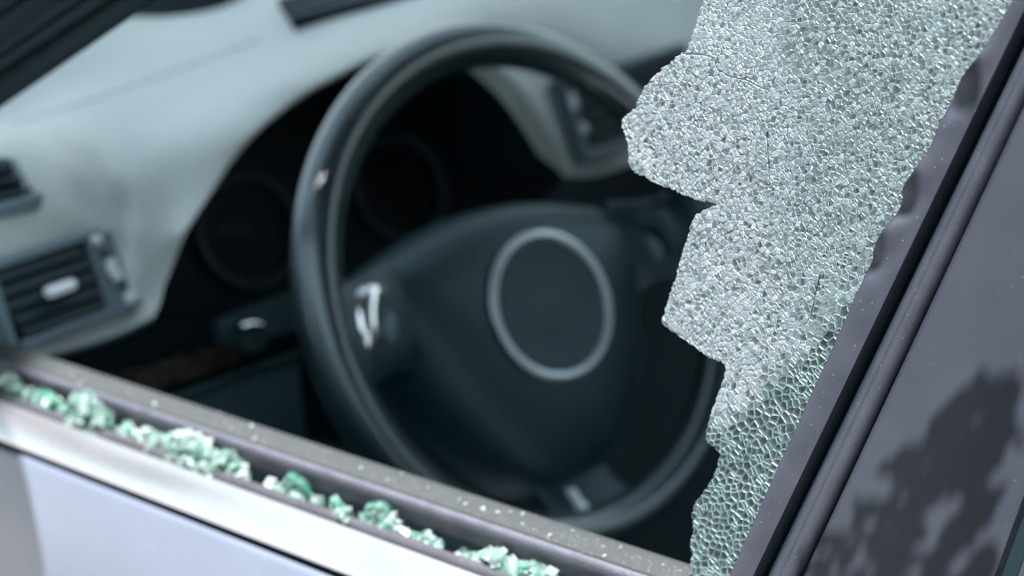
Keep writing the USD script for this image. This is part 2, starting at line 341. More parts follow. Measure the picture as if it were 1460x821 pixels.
obj('mirror_housing', rbox((.237, .425, .253), [(1, 0, 0.), (0, 1., 0), (0, 0, 1.)], (.15, .19, .125), .04), 'silver_paint', mr)
obj('mirror_glass', rbox((.1605, .425, .253), [(1, 0, 0.), (0, 1., 0), (0, 0, 1.)], (.004, .135, .09), .0018), 'button_chrome', mr)
obj('mirror_foot', rbox((.29, .325, .165), [(1, 0, 0.), (0, 1., 0), (0, 0, 1.)], (.08, .06, .06), .012), 'gap_black', mr)

# --- dashboard: one smooth moulding around the instrument hood
ND = unit([-.72, .22, .66]); AD = unit(np.cross([0, 0, 1.], ND)); BD = np.cross(ND, AD)
edge = [(224, 449, .168), (240, 420, .168), (274, 343, .168), (346, 230, .165), (430, 150, .16), (520, 97, .15), (620, 66, .135), (690, 90, .120), (745, 138, .110), (790, 204, .100), (818, 252, .094)]
ctrl = edge + [(205, 440, .176), (248, 335, .177), (322, 205, .180), (410, 122, .182), (510, 70, .178), (625, 36, .16), (715, 65, .14), (775, 115, .125), (815, 180, .112), (840, 240, .104),
    (192, 420, .198), (182, 360, .232), (174, 300, .254), (165, 225, .280), (132, 330, .197), (118, 250, .220), (150, 290, .236),
    (90, 400, .190), (0, 330, .192), (30, 275, .202), (0, 200, .255), (70, 495, .176), (170, 475, .178), (60, 190, .275), (-80, 300, .20), (-80, 540, .17), (-60, 420, .185), (100, 70, .485), (40, 120, .475), (200, 12, .525), (-120, 130, .49), (420, -60, .47), (160, 60, .475),
    (260, 210, .225), (300, 140, .275), (220, 170, .30), (120, 140, .385), (350, 85, .325), (300, 45, .43), (225, 35, .505), (100, 110, .455), (0, 168, .455), (-100, 180, .46),
    (450, 62, .265), (560, 28, .225), (700, 14, .165), (400, 10, .385), (560, -20, .31), (780, -20, .18), (860, 20, .145), (940, 40, .125), (1000, -10, .19), (900, 90, .104), (980, 80, .09),
    (880, 160, .098), (880, 225, .098), (1000, 190, .08), (330, 8, .50), (500, -50, .42), (800, -80, .30), (1100, 60, .08), (1100, -60, .22), (200, -20, .62), (1100, 150, .06)]
CP = A([onx(*c) for c in ctrl]); ab = np.stack([CP @ AD, CP @ BD], 1); hh = CP @ ND
rbf = RBFInterpolator(ab, hh, kernel='thin_plate_spline', smoothing=2e-6)
def dash_at(a, b): return a[..., None] * AD + b[..., None] * BD + rbf(np.stack([a.ravel(), b.ravel()], 1)).reshape(a.shape)[..., None] * ND
E3 = curve([onx(*c) for c in edge], 120); eab = np.stack([E3 @ AD, E3 @ BD], 1)
outer_px = [(-110, 560, .165), (-110, 440, .18), (-110, 300, .20), (-110, 180, .46), (70, 106, .48), (172, 38, .525), (330, 3, .50), (560, -62, .43), (900, -100, .30), (1110, -60, .22), (1110, 60, .09), (1110, 175, .06)]
O3 = A([onx(*c) for c in outer_px]); oab0 = np.stack([O3 @ AD, O3 @ BD], 1)
t_ = np.r_[0, np.cumsum([1.2, 1.4, 1.5, 1.3, .8, 1.0, 1.0, 1.1, 1.0, .9, .9])]; t_ /= t_[-1]
uu = np.linspace(0, 1, 120); oab = np.stack([np.interp(uu, t_, oab0[:, i]) for i in (0, 1)], 1)
vv = np.r_[np.linspace(0, .12, 14), np.linspace(.14, 1, 60)]
gab = eab[None] * (1 - vv[:, None, None]) + oab[None] * vv[:, None, None]
surf = dash_at(gab[..., 0], gab[..., 1])
surf0 = surf.copy()
cen = dash_at(A([eab[:, 0].mean()]), A([eab[:, 1].mean()]))[0]
inward = cen - surf[0]; inward -= (inward @ ND)[:, None] * ND; inward /= np.linalg.norm(inward, axis=1, keepdims=True)
D_in = unit([.96, 0, -.20])
R_ = .017 * np.clip(np.minimum(np.arange(120), np.arange(119, -1, -1)) / 6, .25, 1)
for j in range(16):                                     # the moulding rolls over into the hood
    d_ = np.minimum(np.linalg.norm(surf0[j] - surf0[0], axis=1), R_); surf[j] = surf0[j] + (R_ - np.sqrt(np.maximum(0, R_**2 - (R_ - d_)**2)))[:, None] * D_in
lip = [surf[0] + inward * .0016 + D_in * .0012, surf[0] + inward * .0022 + D_in * .0042, surf[0] + inward * .0018 + D_in * .010]
dmesh = trimesh.Trimesh(*loft(surf), process=False)
def on_dash(x, y):
    loc = dmesh.ray.intersects_location([EYE], [ray(x, y)])[0]
    return loc[np.argmin(np.linalg.norm(loc - EYE, axis=1))]
dash = obj('dashboard', loft(np.concatenate([[lip[1], lip[0]], surf])[:, ::-1]), 'dash_plastic', car, smooth=True, label='pale grey moulded dashboard with an arched instrument hood')
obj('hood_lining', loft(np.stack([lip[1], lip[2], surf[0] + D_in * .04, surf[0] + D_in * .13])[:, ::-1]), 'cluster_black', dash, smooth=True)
obj('seam', tube(np.stack([on_dash(x, y) for x, y in curve([(22, 178), (110, 150), (220, 112), (300, 84), (372, 56)], 30)]), .0008, 8), 'hood_plastic', dash, smooth=True)
# bottom edge of the moulding rolls under
b_edge = surf[:, 0]
obj('lower_lip', loft(np.stack([b_edge, b_edge + A([.004, 0, -.006]), b_edge + A([.03, 0, -.010])])), 'vent_frame', dash, smooth=True)

# instrument cluster
ic = holder('instrument_cluster', car)
c0 = A([.255, -.03, -.02]); cn = unit([-.93, .05, .36]); ce = unit(np.cross([0, 0, 1.], cn)); cu = np.cross(cn, ce)
obj('dial_plate', slab([c0 + ce * a * (.15 if b > 0 else .26) + cu * b * .105 for a, b in ((-1, -1), (1, -1), (1, 1), (-1, 1))], -.004), 'cluster_black', ic)
def ring(c, r, tr, ax, n=48, sides=10, flat=1.0):
    ax = unit(ax); e = unit(np.cross(ax, A([.1, .9, .3]))); f_ = np.cross(ax, e); th = np.linspace(0, 2 * np.pi, n, endpoint=False)
    return tube(A(c) + r * (np.cos(th)[:, None] * e + np.sin(th)[:, None] * f_), tr, sides, up=ax, closed=True, flat=flat)
for px in ((566, 268), (350, 330)):
    P = on(*px, c0, cn); obj('gauge_ring', ring(P + cn * .006, .043, .0030, cn), 'gauge_trim', ic)
    tk = [tube([P + cn * .006 + (math.cos(a) * ce + math.sin(a) * cu) * .034, P + cn * .006 + (math.cos(a) * ce + math.sin(a) * cu) * .040], .0008, 5) for a in np.linspace(-.6, 3.75, 22)]
    obj('dial_ticks', cat(*tk), 'gauge_trim', ic, kind='stuff')
    obj('needle', tube([P + cn * .008, P + cn * .008 + unit(-ce + cu * .6) * .03], .0009, 6), 'gauge_trim', ic)

# --- air vents
def vent(corners_px, x, slats, name_label, tab=None, knobs=None, tilt=0.0, proud=.008, frame=.006, side=.022):
    """corners: top-left, top-right, bottom-right, bottom-left of the outer frame as they stand on the dashboard face"""
    v = holder('air_vent', car, name_label)
    P = [onx(px, py, xx) for (px, py), xx in zip(corners_px, x)] if x else [on_dash(px, py) for px, py in corners_px]
    if not x:
        P[2] = (P[1] + P[3] - P[0]) * .5 + P[2] * .5
    tl, tr, br, bl = P; n = unit(np.cross(tr - tl, bl - tl)); n = n if n @ (EYE - tl) > 0 else -n
    ss = [on_dash(*((1 - b_) * ((1 - a_) * A(corners_px[0]) + a_ * A(corners_px[1])) + b_ * ((1 - a_) * A(corners_px[3]) + a_ * A(corners_px[2])))) for a_ in (.04, .35, .65, .96) for b_ in (.05, .5, .95)]
    lift = max((q - tl) @ n for q in ss) + .0012; back = lift - min((q - tl) @ n for q in ss) + .004
    tl, tr, br, bl = (q + n * lift for q in (tl, tr, br, bl))
    def at(a, b, o=0.0): return (tl * (1 - a) + tr * a) * (1 - b) + (bl * (1 - a) + br * a) * b + n * o
    W, H = np.linalg.norm(tr - tl), np.linalg.norm(bl - tl)
    fa, fb, sa = frame / W, frame / H, side / W
    def bar(a0, b0, a1, b1, name, mat, o=proud, th=back + .010):
        ctr = at((a0 + a1) / 2, (b0 + b1) / 2, o - th / 2)
        ex = unit(at(a1, (b0 + b1) / 2) - at(a0, (b0 + b1) / 2)); ey = unit(np.cross(n, ex))
        obj(name, rbox(ctr, [ex, ey, n], (np.linalg.norm(at(a1, .5) - at(a0, .5)), np.linalg.norm(at(.5, b1) - at(.5, b0)), th), min(.003, .3 * frame)), mat, v)
    bar(0, 0, 1, fb, 'frame_bar', 'vent_frame'); bar(0, 1 - fb, 1, 1, 'frame_bar', 'vent_frame')
    bar(0, fb * .9, fa, 1 - fb * .9, 'frame_bar', 'vent_frame', proud - .0008); bar(1 - sa, fb * .9, 1, 1 - fb * .9, 'frame_bar', 'vent_frame', proud - .0008)
    obj('vent_recess', slab([at(fa * .5, fb * .5, 0), at(1 - sa * .5, fb * .5, 0), at(1 - sa * .5, 1 - fb * .5, 0), at(fa * .5, 1 - fb * .5, 0)], -.001), 'cluster_black', v)
    for k in range(slats):
        b = fb + (1 - 2 * fb) * (k + .5) / slats; hb = (1 - 2 * fb) / slats * .36
        a0, a1 = fa, 1 - sa
        q = [at(a0, b - hb, .0016), at(a1, b - hb, .0016), at(a1, b + hb, .0062), at(a0, b + hb, .0062)]
        obj('slat', slab(q, -.0016), 'vent_black', v, smooth=False)
    if tab:
        a, b, wa = tab; c = at(a, b, .010); ex = unit(at(1, .5) - at(0, .5)); ey = unit(np.cross(n, ex))
        obj('slat_tab', rbox(c, [ex, ey, n], (wa, .0075, .009), .0035), 'bright_tab', v)
    for a, b, w_, h_, mat in knobs or []:
        c = at(a, b, proud + .0008); ex = unit(at(1, .5) - at(0, .5)); ey = unit(np.cross(n, ex))
        obj('vent_marking' if mat == 'marking_white' else 'thumbwheel', rbox(c, [ex, ey, n], (w_, h_, .003), .0012), mat, v)
    return at
vent([(-55, 385), (128, 326), (186, 438), (22, 500)], None, 5, 'left air vent with five dark slats and a bright tab', tab=(.45, .50, .024),
     knobs=[(.905, .12, .008, .006, 'marking_white'), (.905, .30, .007, .004, 'vent_black'), (.905, .46, .009, .010, 'marking_white'), (.905, .58, .008, .006, 'marking_white'), (.905, .70, .007, .004, 'vent_black'), (.905, .86, .008, .007, 'marking_white')])
vent([(-75, 250), (2, 240), (66, 284), (-18, 316)], None, 3, 'small demister vent at the dashboard end', frame=.004, side=.005, proud=.006)
vent([(780, 118), (960, 64), (985, 190), (822, 234)], None, 5, 'dark slatted vent right of the steering wheel', frame=.008, side=.008,
     knobs=[(.03, .30, .008, .012, 'marking_white'), (.035, .62, .007, .008, 'marking_white')])
dv = holder('defroster_grille', car, 'dark slotted defroster grille on the dashboard top')
DP = [on_dash(x, y) for x, y in ((398, 10), (690, -66), (705, -24), (421, 45))]
dn = unit(np.cross(DP[1] - DP[0], DP[3] - DP[0])); dn = dn if dn[2] > 0 else -dn
obj('slot', slab([p + dn * .0085 for p in DP], -.011 if np.cross(DP[1] - DP[0], DP[3] - DP[0]) @ dn > 0 else .011), 'gap_black', dv)
for k in (.12, .5, .85):
    a = DP[0] * (1 - k) + DP[3] * k + dn * .010; b = DP[1] * (1 - k) + DP[2] * k + dn * .010
    obj('rib', tube([a, (a + b) / 2, b], .0016, 8), 'hood_plastic' if k < .3 else 'vent_frame', dv)

# --- lower dashboard, light switch, column
lp = holder('lower_dashboard', car)
def plate(pxs, name, mat, th=.01, parent=lp):
    q = [onx(*p) for p in pxs]; n = np.cross(q[1] - q[0], q[3] - q[0])
    obj(name, slab(q, -th if n @ (EYE - q[0]) > 0 else th), mat, parent)
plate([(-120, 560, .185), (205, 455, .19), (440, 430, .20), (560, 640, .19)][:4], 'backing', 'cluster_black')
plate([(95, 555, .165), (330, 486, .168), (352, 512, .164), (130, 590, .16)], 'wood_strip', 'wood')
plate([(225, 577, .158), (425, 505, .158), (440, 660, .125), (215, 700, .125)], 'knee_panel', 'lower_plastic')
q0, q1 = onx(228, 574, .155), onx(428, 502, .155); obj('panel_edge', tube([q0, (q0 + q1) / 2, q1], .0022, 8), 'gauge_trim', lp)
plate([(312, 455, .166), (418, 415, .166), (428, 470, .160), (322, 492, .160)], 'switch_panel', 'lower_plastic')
ks = onx(356, 478, .155); kn = unit([-.9, .1, .35])
obj('light_switch', tube([ks - kn * .01, ks + kn * .004, ks + kn * .010, ks + kn * .0115], [.013, .013, .011, .006], 20), 'vent_black', lp)
obj('switch_cap', tube([onx(342, 466, .146), onx(356, 463, .146), onx(370, 465, .146)], .0038, 10), 'button_chrome', lp)
obj('column_shroud', rbox((.10, -.02, -.055), [unit([.906, 0, -.42]), (0, 1., 0), unit([.42, 0, .906])], (.20, .11, .10), .02), 'lower_plastic', lp)

# --- steering wheel, turned a little
sw = holder('steering_wheel', car, 'black leather steering wheel with a round silver ring on its hub')
TH = math.radians(22)
WN = A([-.9063, 0, .4226]); W1 = A([0, 1., 0]); W2 = A([.4226, 0, .9063])
WC = -.0217 * W1 - .0043 * W2
U = math.cos(TH) * W1 + math.sin(TH) * W2; V_ = -math.sin(TH) * W1 + math.cos(TH) * W2        # wheel's own left and up
def wp(a, b, h=0.0): return WC + a * U + b * V_ + h * WN
th = np.linspace(0, 2 * np.pi, 128, endpoint=False)
rim_r = .0161 + .0008 * np.cos(4 * th)
obj('rim', tube(np.stack([wp(.1745 * math.cos(a), .1745 * math.sin(a)) for a in th]), rim_r, 28, up=WN, closed=True), 'wheel_leather', sw, smooth=True)
obj('rim_seam', tube(np.stack([wp(.1592 * math.cos(a), .1592 * math.sin(a), .0045) for a in th]), .0011, 8, up=WN, closed=True), 'gauge_trim', sw, smooth=True)
# airbag cover: shield-shaped pad with a crowned face
half = [(0, .060), (.045, .056), (.085, .046), (.118, .028), (.122, .004), (.112, -.022), (.100, -.055), (.076, -.098), (.046, -.130), (.020, -.140), (0, -.141)]
loop = curve(half + [(-a, b) for a, b in half[-2:0:-1]], 96, closed=True)
c2 = A([0, -.028])
prof_k = [(1.03, -.062), (1.06, -.050), (1.045, -.0375), (1.01, -.0265), (.955, -.0175), (.88, -.0105), (.77, -.0052), (.62, -.0018), (.45, 0.0), (.25, .0006), (.02, .0008)]
rows = [[wp(*(c2 + (p - c2) * k), h) for p in loop] for k, h in prof_k]
obj('airbag_cover', loft(rows, True), 'airbag_plastic', sw, smooth=True)
EC = (-.0075, -.0165)
obj('emblem_ring', ring(wp(*EC, .0022),   .0505, .0034, WN, 96, 14, .6), 'emblem_metal', sw, smooth=True, label='round silver ring on the hub')
disc = [[wp(EC[0] + r * math.cos(a), EC[1] + r * math.sin(a), h) for a in np.linspace(0, 2 * np.pi, 64, endpoint=False)] for r, h in ((.049, .0018), (.046, .0022), (.04, .0012), (.02, .0006), (.001, .0004))]
obj('emblem_disc', loft(disc, True), 'airbag_plastic', sw, smooth=True)
def spoke(path, w, thick, name='spoke', mat='airbag_plastic'):
    rows = []
    p = A(path); t = np.gradient(p, axis=0)
    for (a, b, h), tt, ww in zip(path, t, w):
        s = unit(A([-tt[1], tt[0]])); row = []
        for an in np.linspace(0, 2 * np.pi, 20, endpoint=False):
            ca, sa = math.cos(an), math.sin(an); ca = math.copysign(abs(ca) ** .7, ca); sa = math.copysign(abs(sa) ** .7, sa)
            row.append(wp(a + s[0] * ca * ww, b + s[1] * ca * ww, h + sa * thick))
        rows.append(row)
    obj(name, loft(rows, True, True), mat, sw, smooth=True)
for sgn in (1, -1):
    spoke([(sgn * .100, .008, -.022), (sgn * .125, .006, -.020), (sgn * .148, .004, -.012), (sgn * .168, .002, -.004)], (.038, .034, .034, .052), .013)
    # thumb control: bright curved bezel with a roller
    bz = 'button_chrome' if sgn > 0 else 'airbag_plastic'
    pts = curve([(sgn * .118, .022, -.006), (sgn * .130, .024, -.005), (sgn * .139, .014, -.004), (sgn * .143, 0, -.004), (sgn * .151, -.012, -.004)], 16)
    obj('thumb_bezel', tube([wp(*p) for p in pts], np.interp(np.linspace(0, 1, 16), [0, .3, .7, 1], [.004, .0105, .0115, .005]), 12, up=WN, flat=.7), bz, sw, smooth=True)
    obj('thumb_roller', tube([wp(sgn * .120, .010, -.008), wp(sgn * .124, .0, -.006), wp(sgn * .126, -.008, -.008)], [.004, .0065, .004], 12, up=WN), 'vent_frame', sw, smooth=True)
spoke([(0, -.100, -.044), (0, -.128, -.034), (0, -.146, -.023), (0, -.158, -.012), (0, -.167, -.007), (0, -.173, -.004)], (.040, .036, .034, .038, .048, .066), .010)
spoke([(.014, -.142, -.014), (.015, -.150, -.009), (.016, -.160, -.002)], (.005, .004, .007), .003, 'spoke_trim', 'emblem_metal')

# ------------------------------------------------------------ the shattered window
out_px = [(1003, -60), (1003, -30), (1003, 0), (997, 25), (988, 50), (980, 76), (972, 75), (960, 90), (945, 98), (930, 115), (915, 135), (908, 152), (888, 170), (890, 185), (897, 200), (899, 225), (902, 242), (925, 254), (950, 265), (975, 276), (1000, 286), (1018, 288), (1024, 291), (1012, 297), (994, 306), (985, 330), (976, 358), (965, 395), (952, 432), (944, 460), (962, 473), (985, 490), (1008, 507), (1028, 516), (1036, 520), (1035, 535), (1026, 560), (1018, 585), (1009, 610), (1010, 628), (1030, 645), (1020, 675), (1008, 700), (992, 716), (987, 735), (992, 752), (985, 772), (990, 788), (985, 803), (990, 821), (986, 860), (975, 900)]
left = A([gp_(x, y) for x, y in out_px]) 
right = [(edge_s(t) - .005, t) for t in np.linspace(-.01, .285, 60)]
region = Polygon([*map(tuple, left), *[p for p in right if p[1] > left[-1, 1] + .0005]]).buffer(0)
if region.geom_type != 'Polygon': region = max(region.geoms, key=lambda q: q.area)
jag = []
L_ = region.exterior.length
for d in np.arange(0, L_, .0009):
    p = region.exterior.interpolate(d); jag.append((p.x + rng.normal(0, .00022), p.y + rng.normal(0, .00022)))
region = Polygon(jag).buffer(0)
if region.geom_type != 'Polygon': region = max(region.geoms, key=lambda q: q.area)
def haze_at(s, t):
    tb = .0935 + np.maximum(0, -.379 - s) * 1.15 + .004 * (meshkit.noise(np.stack([s * 160, t * 160, s * 0], -1), 3) - .5) * 2
    return sm((t - tb) / .007 + .5)
def size_at(s, t):
    big = .0041 - .0009 * meshkit.noise(np.stack([s * 90, t * 90, s * 0], -1), 5)
    small = .00215 + .0007 * meshkit.noise(np.stack([s * 60, t * 60, s * 0], -1), 8) - .0003 * sm((t - .15) / .08)
    h = haze_at(s, t - .012)
    return big * (1 - h) + small * h
mx = region.bounds
cand = np.stack([rng.uniform(mx[0] - .004, mx[2] + .004, 60000), rng.uniform(mx[1] - .004, mx[3] + .004, 60000)], 1)
rad = size_at(cand[:, 0], cand[:, 1]) * .62
cell = {}
seeds, H_ = [], .0034
for p, r in zip(cand, rad):                                  # dart throwing with a local radius
    k = (int(p[0] // H_), int(p[1] // H_)); ok = True
    for i in (-1, 0, 1):
        for j in (-1, 0, 1):
            for q_ in cell.get((k[0] + i, k[1] + j), ()):
                if (q_[0] - p[0]) ** 2 + (q_[1] - p[1]) ** 2 < (.5 * (r + q_[2])) ** 2: ok = False; break
            if not ok: break
        if not ok: break
    if ok: cell.setdefault(k, []).append((p[0], p[1], r)); seeds.append(p)
seeds = A(seeds)
ST = A([[math.cos(2.3), math.sin(2.3)], [-math.sin(2.3), math.cos(2.3)]]); ST = ST.T @ np.diag([.78, 1.0]) @ ST      # cracks run a little longer along one way
vor = Voronoi(seeds @ ST.T); vor_xy = vor.vertices @ np.linalg.inv(ST).T
cracks = [LineString([gp_(*p) for p in c]).buffer(.0002) for c in ([(975, 77), (1004, 78), (1021, 82), (1024, 96), (1040, 108), (1066, 114), (1084, 124), (1104, 132)], [(1096, 190), (1098, 222), (1100, 264)], [(1172, 385), (1166, 415), (1158, 452)])]
crack_all = cracks[0].union(cracks[1]).union(cracks[2])
from shapely.prepared import prep
pr = prep(region)
wav = lambda s, t: .0016 * (meshkit.fbm(np.stack([s * 40, t * 40, s * 0], -1), 3, 11) - .5) * 2
def fragment(poly, haze, tint, h=.0012, bevel=.00042, tilt=.05, dome=.00015):
    """one piece of tempered glass: a small prism with chamfered edges. Returns (points (s, t, o), faces, frost, tint)."""
    xy = A(poly.exterior.coords)[:-1]
    if Polygon(xy).exterior.is_ccw is False: xy = xy[::-1]
    n = len(xy); c = A([poly.centroid.x, poly.centroid.y])
    rr = np.linalg.norm(xy - c, axis=1); k = np.clip(1 - bevel / np.maximum(rr, 1e-5) * 1.25, .35, .97)
    inn = c + (xy - c) * k[:, None]; g_ = rng.normal(0, tilt, 2)
    zi = h + (inn - c) @ g_; zo = h - bevel * (.85 - .35 * min(1, haze * 1.6)) + (xy - c) @ g_ * .5
    P = np.vstack([np.c_[inn, zi], np.c_[xy, zo], np.c_[xy, zo - .0003], np.c_[xy, np.full(n, -h)], [[*c, h + dome]], [[*c, -h]]])
    i = np.arange(n); j = (i + 1) % n; C, B = 4 * n, 4 * n + 1
    f = [np.c_[i, j, np.full(n, C)]]
    for k in (1, 2, 3): f += [np.c_[k * n + i, k * n + j, (k - 1) * n + j], np.c_[k * n + i, (k - 1) * n + j, (k - 1) * n + i]]
    f = np.vstack(f + [np.c_[3 * n + j, 3 * n + i, np.full(n, B)]])
    wall = .5 * haze
    fr = np.r_[np.full(n, haze), np.full(n, .95), np.full(n, wall + .1), np.full(n, wall), haze, haze * .5]
    ti = np.r_[np.full(n, tint * .7), np.full(n, tint), np.full(n, min(1, tint + .4)), np.full(n, min(1, tint + .45)), tint * .6, tint]
    return P, f, fr, ti
pieces = []
for k, rg in enumerate(vor.point_region):
    idx = vor.regions[rg]
    if -1 in idx or not idx: continue
    c = seeds[k]
    if not (mx[0] - .004 < c[0] < mx[2] + .004 and mx[1] - .004 < c[1] < mx[3] + .004): continue
    poly = Polygon(vor_xy[idx])
    if poly.area > 6e-5 or not pr.intersects(poly): continue
    if not pr.contains(poly):
        part = poly.intersection(region)
        if part.area < .12 * poly.area: continue
        if part.area < .88 * poly.area: poly = part
    if poly.intersects(crack_all): poly = poly.difference(crack_all)
    if rng.random() < .38 and poly.geom_type == 'Polygon':       # many pieces are split once more, into slivers and corners
        an = rng.normal(.85, .55); cc = A([poly.centroid.x, poly.centroid.y]) + rng.normal(0, .0003, 2); dd = A([math.cos(an), math.sin(an)]) * .02
        poly = poly.difference(LineString([cc - dd, cc + dd]).buffer(.00002))
    for g1 in getattr(poly, 'geoms', [poly]):
        if g1.geom_type != 'Polygon' or g1.area < 4e-7: continue
        g1 = g1.buffer(-.00006, join_style=2).simplify(.00008)
        if g1.geom_type != 'Polygon' or g1.area < 5e-7: continue
        s, t = g1.centroid.x, g1.centroid.y
        hz = float(haze_at(A([s]), A([t]))[0]); right_teal = float(sm((-.372 - s - max(0, .20 - t) * .25) / .05)) * .8
        haze = hz * np.clip(rng.normal(.56 - .22 * right_teal, .16), .05, .97) + (1 - hz) * max(0, rng.normal(.0, .04))
        if hz > .5 and rng.random() < .20 + .16 * right_teal: haze = rng.uniform(.06, .28)
        tint = (1 - hz) * np.clip(rng.normal(.55, .15), .2, .9) + hz * np.clip(.10 + .30 * right_teal + rng.normal(0, .07), 0, .6)
        P, f, fr, ti = fragment(g1, haze, tint, bevel=.00038 if hz < .5 else .00030, tilt=.04 + .03 * hz, dome=0.0)
        o = P[:, 2] + wav(s, t) + rng.normal(0, .00010)
        W3 = G0 + P[:, :1] * GX + P[:, 1:2] * GU + o[:, None] * GN
        pieces.append((g1.area, W3, f, fr, ti))
pieces.sort(key=lambda q: -q[0])
wg = holder('window_glass', car, 'crazed and broken pane of greenish tempered glass')
for a, v, f, fr, ti in pieces[:300]:
    obj('glass_piece', (v, f), 'shattered_glass', wg, smooth=False, attrs={'frost': fr, 'tint': ti})
rest = pieces[300:]
v, f = cat(*[(q[1], q[2]) for q in rest])
obj('glass_pieces', (v, f), 'shattered_glass', wg, smooth=False, kind='stuff', attrs={'frost': np.concatenate([q[3] for q in rest]), 'tint': np.concatenate([q[4] for q in rest])})

# ------------------------------------------------------------ lumps of glass on the sill
def crumb(c, size, flat=(1, 1, .75)):
    p = A([[i, j, k] for i in (-1, 1) for j in (-1, 1) for k in (-1, 1)], float) * [rng.uniform(.55, 1.1), rng.uniform(.55, 1.0), .62] + rng.normal(0, .17, (8, 3))
    h = ConvexHull(p); q = rng.normal(0, 1, (3, 3)); q, _ = np.linalg.qr(q)
    v = (p * A(flat) * size) @ q.T; f = h.simplices.copy()
    ctr = v.mean(0); nn = np.cross(v[f[:, 1]] - v[f[:, 0]], v[f[:, 2]] - v[f[:, 0]]); fl = ((v[f].mean(1) - ctr) * nn).sum(1) < 0; f[fl] = f[fl][:, ::-1]
    # split faces so every facet keeps its own frost
    V = v[f].reshape(-1, 3) + A(c); F_ = np.arange(len(V)).reshape(-1, 3)
    fr = np.repeat(np.clip(rng.normal(.36, .30, len(f)), .04, 1), 3); ti = np.repeat(np.clip(rng.normal(.30, .26, len(f)), 0, 1), 3)
    return V, F_, fr, ti
def put(parent, V, F_, fr, ti, white=0.0, name='glass_piece', base=None):
    obj(name, (V - base, F_), 'crumb_glass', parent, smooth=False, shift=(0, 0, 0), attrs={'frost': np.clip(fr + white * .5, 0, 1), 'tint': np.clip(ti - white * .6, 0, 1)})
def lump(label, x, y0, z0, dx, dy, dz, n, size, white=.1, plates=(), group=None):
    """a lump of pieces still holding together; x along the sill, y across, z up from the channel"""
    base = A([x, y0, z0]); r = thing('glass_lump', label, 'broken glass', base + A([0, 0, GZ]), group)
    dx, dz, n, size = dx * 1.1, dz * 1.15, int(n * 1.05), size * 1.22
    for k in range(n):
        u = rng.uniform(-1, 1); top = dz * math.sqrt(max(.05, 1 - u * u)); zz = rng.uniform(0, 1) ** .8 * top
        c = base + A([u * dx, rng.uniform(-1, 1) * dy * (1 - .5 * zz / max(dz, 1e-6)), zz + size * .5])
        put(r, *crumb(c, size * rng.uniform(.6, 1.35)), white=white + (.5 if rng.random() < .25 else 0), base=base)
    for (px, pz, w, h, lean, yaw) in plates:            # a flake of pane that is still in one piece, crazed
        ctr = base + A([px, 0, pz]); ex = unit([math.cos(yaw), math.sin(yaw), 0]); up = unit(A([0, -math.sin(lean), math.cos(lean)])); up = unit(up - (up @ ex) * ex); nn = np.cross(ex, up); nn = nn if nn[1] > 0 else -nn
        ang = np.linspace(0, 2 * np.pi, 14, endpoint=False); rad_ = rng.uniform(.82, 1.08, 14)
        shp = Polygon(np.c_[np.cos(ang) * w * rad_, np.sin(ang) * h * rad_])
        sd = np.stack([rng.uniform(-1.6 * w, 1.6 * w, 700), rng.uniform(-1.6 * h, 1.6 * h, 700)], 1); keep = []
        for p in sd:
            if all((p[0] - q[0]) ** 2 + (p[1] - q[1]) ** 2 > .0021 ** 2 for q in keep): keep.append(p)
        vo = Voronoi(A(keep))
        for rgi in vo.point_region:
            idx = vo.regions[rgi]
            if -1 in idx or not idx: continue
            pg = Polygon(vo.vertices[idx]).intersection(shp)
            if pg.geom_type != 'Polygon' or pg.area < 4e-7: continue
            pg = pg.buffer(-.00007, join_style=2).simplify(.0001)
            if pg.geom_type != 'Polygon' or pg.is_empty: continue
            P, f, fr, ti = fragment(pg, np.clip(rng.normal(.45, .2), .1, .9), np.clip(rng.normal(.5, .2), 0, 1), h=.0018, bevel=.0004, tilt=.12)
            put(r, ctr + P[:, :1] * ex + P[:, 1:2] * up + P[:, 2:] * nn, f, fr, ti, base=base)
    return r
YC, ZC = .3015, .114
lump('green glass lump at the far left end of the sill, cut by the picture edge', .1055, YC, .120, .013, .003, .012, 26, .0030, 0, plates=[(.004, .008, .010, .007, -.2, .2)])
lump('pair of leaning green glass flakes left of the tall pointed lump', .0720, YC, .119, .013, .003, .010, 22, .0028, 0, plates=[(-.006, .010, .007, .006, -.3, -.3)])
lump('tall pointed glass lump lying over the metal strip', .0310, .3030, .116, .012, .004, .020, 46, .0036, .1, plates=[(.001, .010, .009, .010, .3, .3)])
lump('low flat glass lump between the pointed lump and the long heap', -.0030, YC, .117, .011, .003, .007, 22, .0026, .2)
lump('round white glass knob at the left of the long heap', -.0185, YC, .117, .006, .003, .012, 16, .0034, .5)
lump('long heap of white and green glass in the middle of the rubber channel', -.0560, .3025, .117, .020, .0045, .015, 80, .0033, .3, plates=[(.006, .012, .007, .006, .1, -.2)])
lump('glassy chunk ending the long heap at its right', -.0835, YC, .117, .0065, .003, .011, 24, .0030, .1, plates=[(0, .007, .006, .005, 0, .3)])
lump('domed crazed glass lump standing alone in the channel', -.1330, YC, .115, .0080, .0035, .008, 24, .0026, .3, plates=[(-.001, .0115, .0078, .0085, .05, .2)])
lump('little spill of glass bits left of the domed lump', -.1175, .3020, .116, .0050, .002, .006, 12, .0022, .4)
lump('small green wedge of glass left of the fan-shaped flake', -.1625, YC, .115, .0050, .0025, .006, 12, .0024, 0, plates=[(0, .009, .0045, .0070, -.1, -.4)])
lump('fan-shaped crazed flake of glass leaning in the channel', -.1880, YC, .115, .0100, .003, .006, 26, .0024, .2, plates=[(-.003, .0125, .0085, .0078, .15, .35)])
lump('broken bits of glass at the foot of the fan-shaped flake', -.2010, .3020, .115, .0080, .0025, .008, 26, .0024, .2)
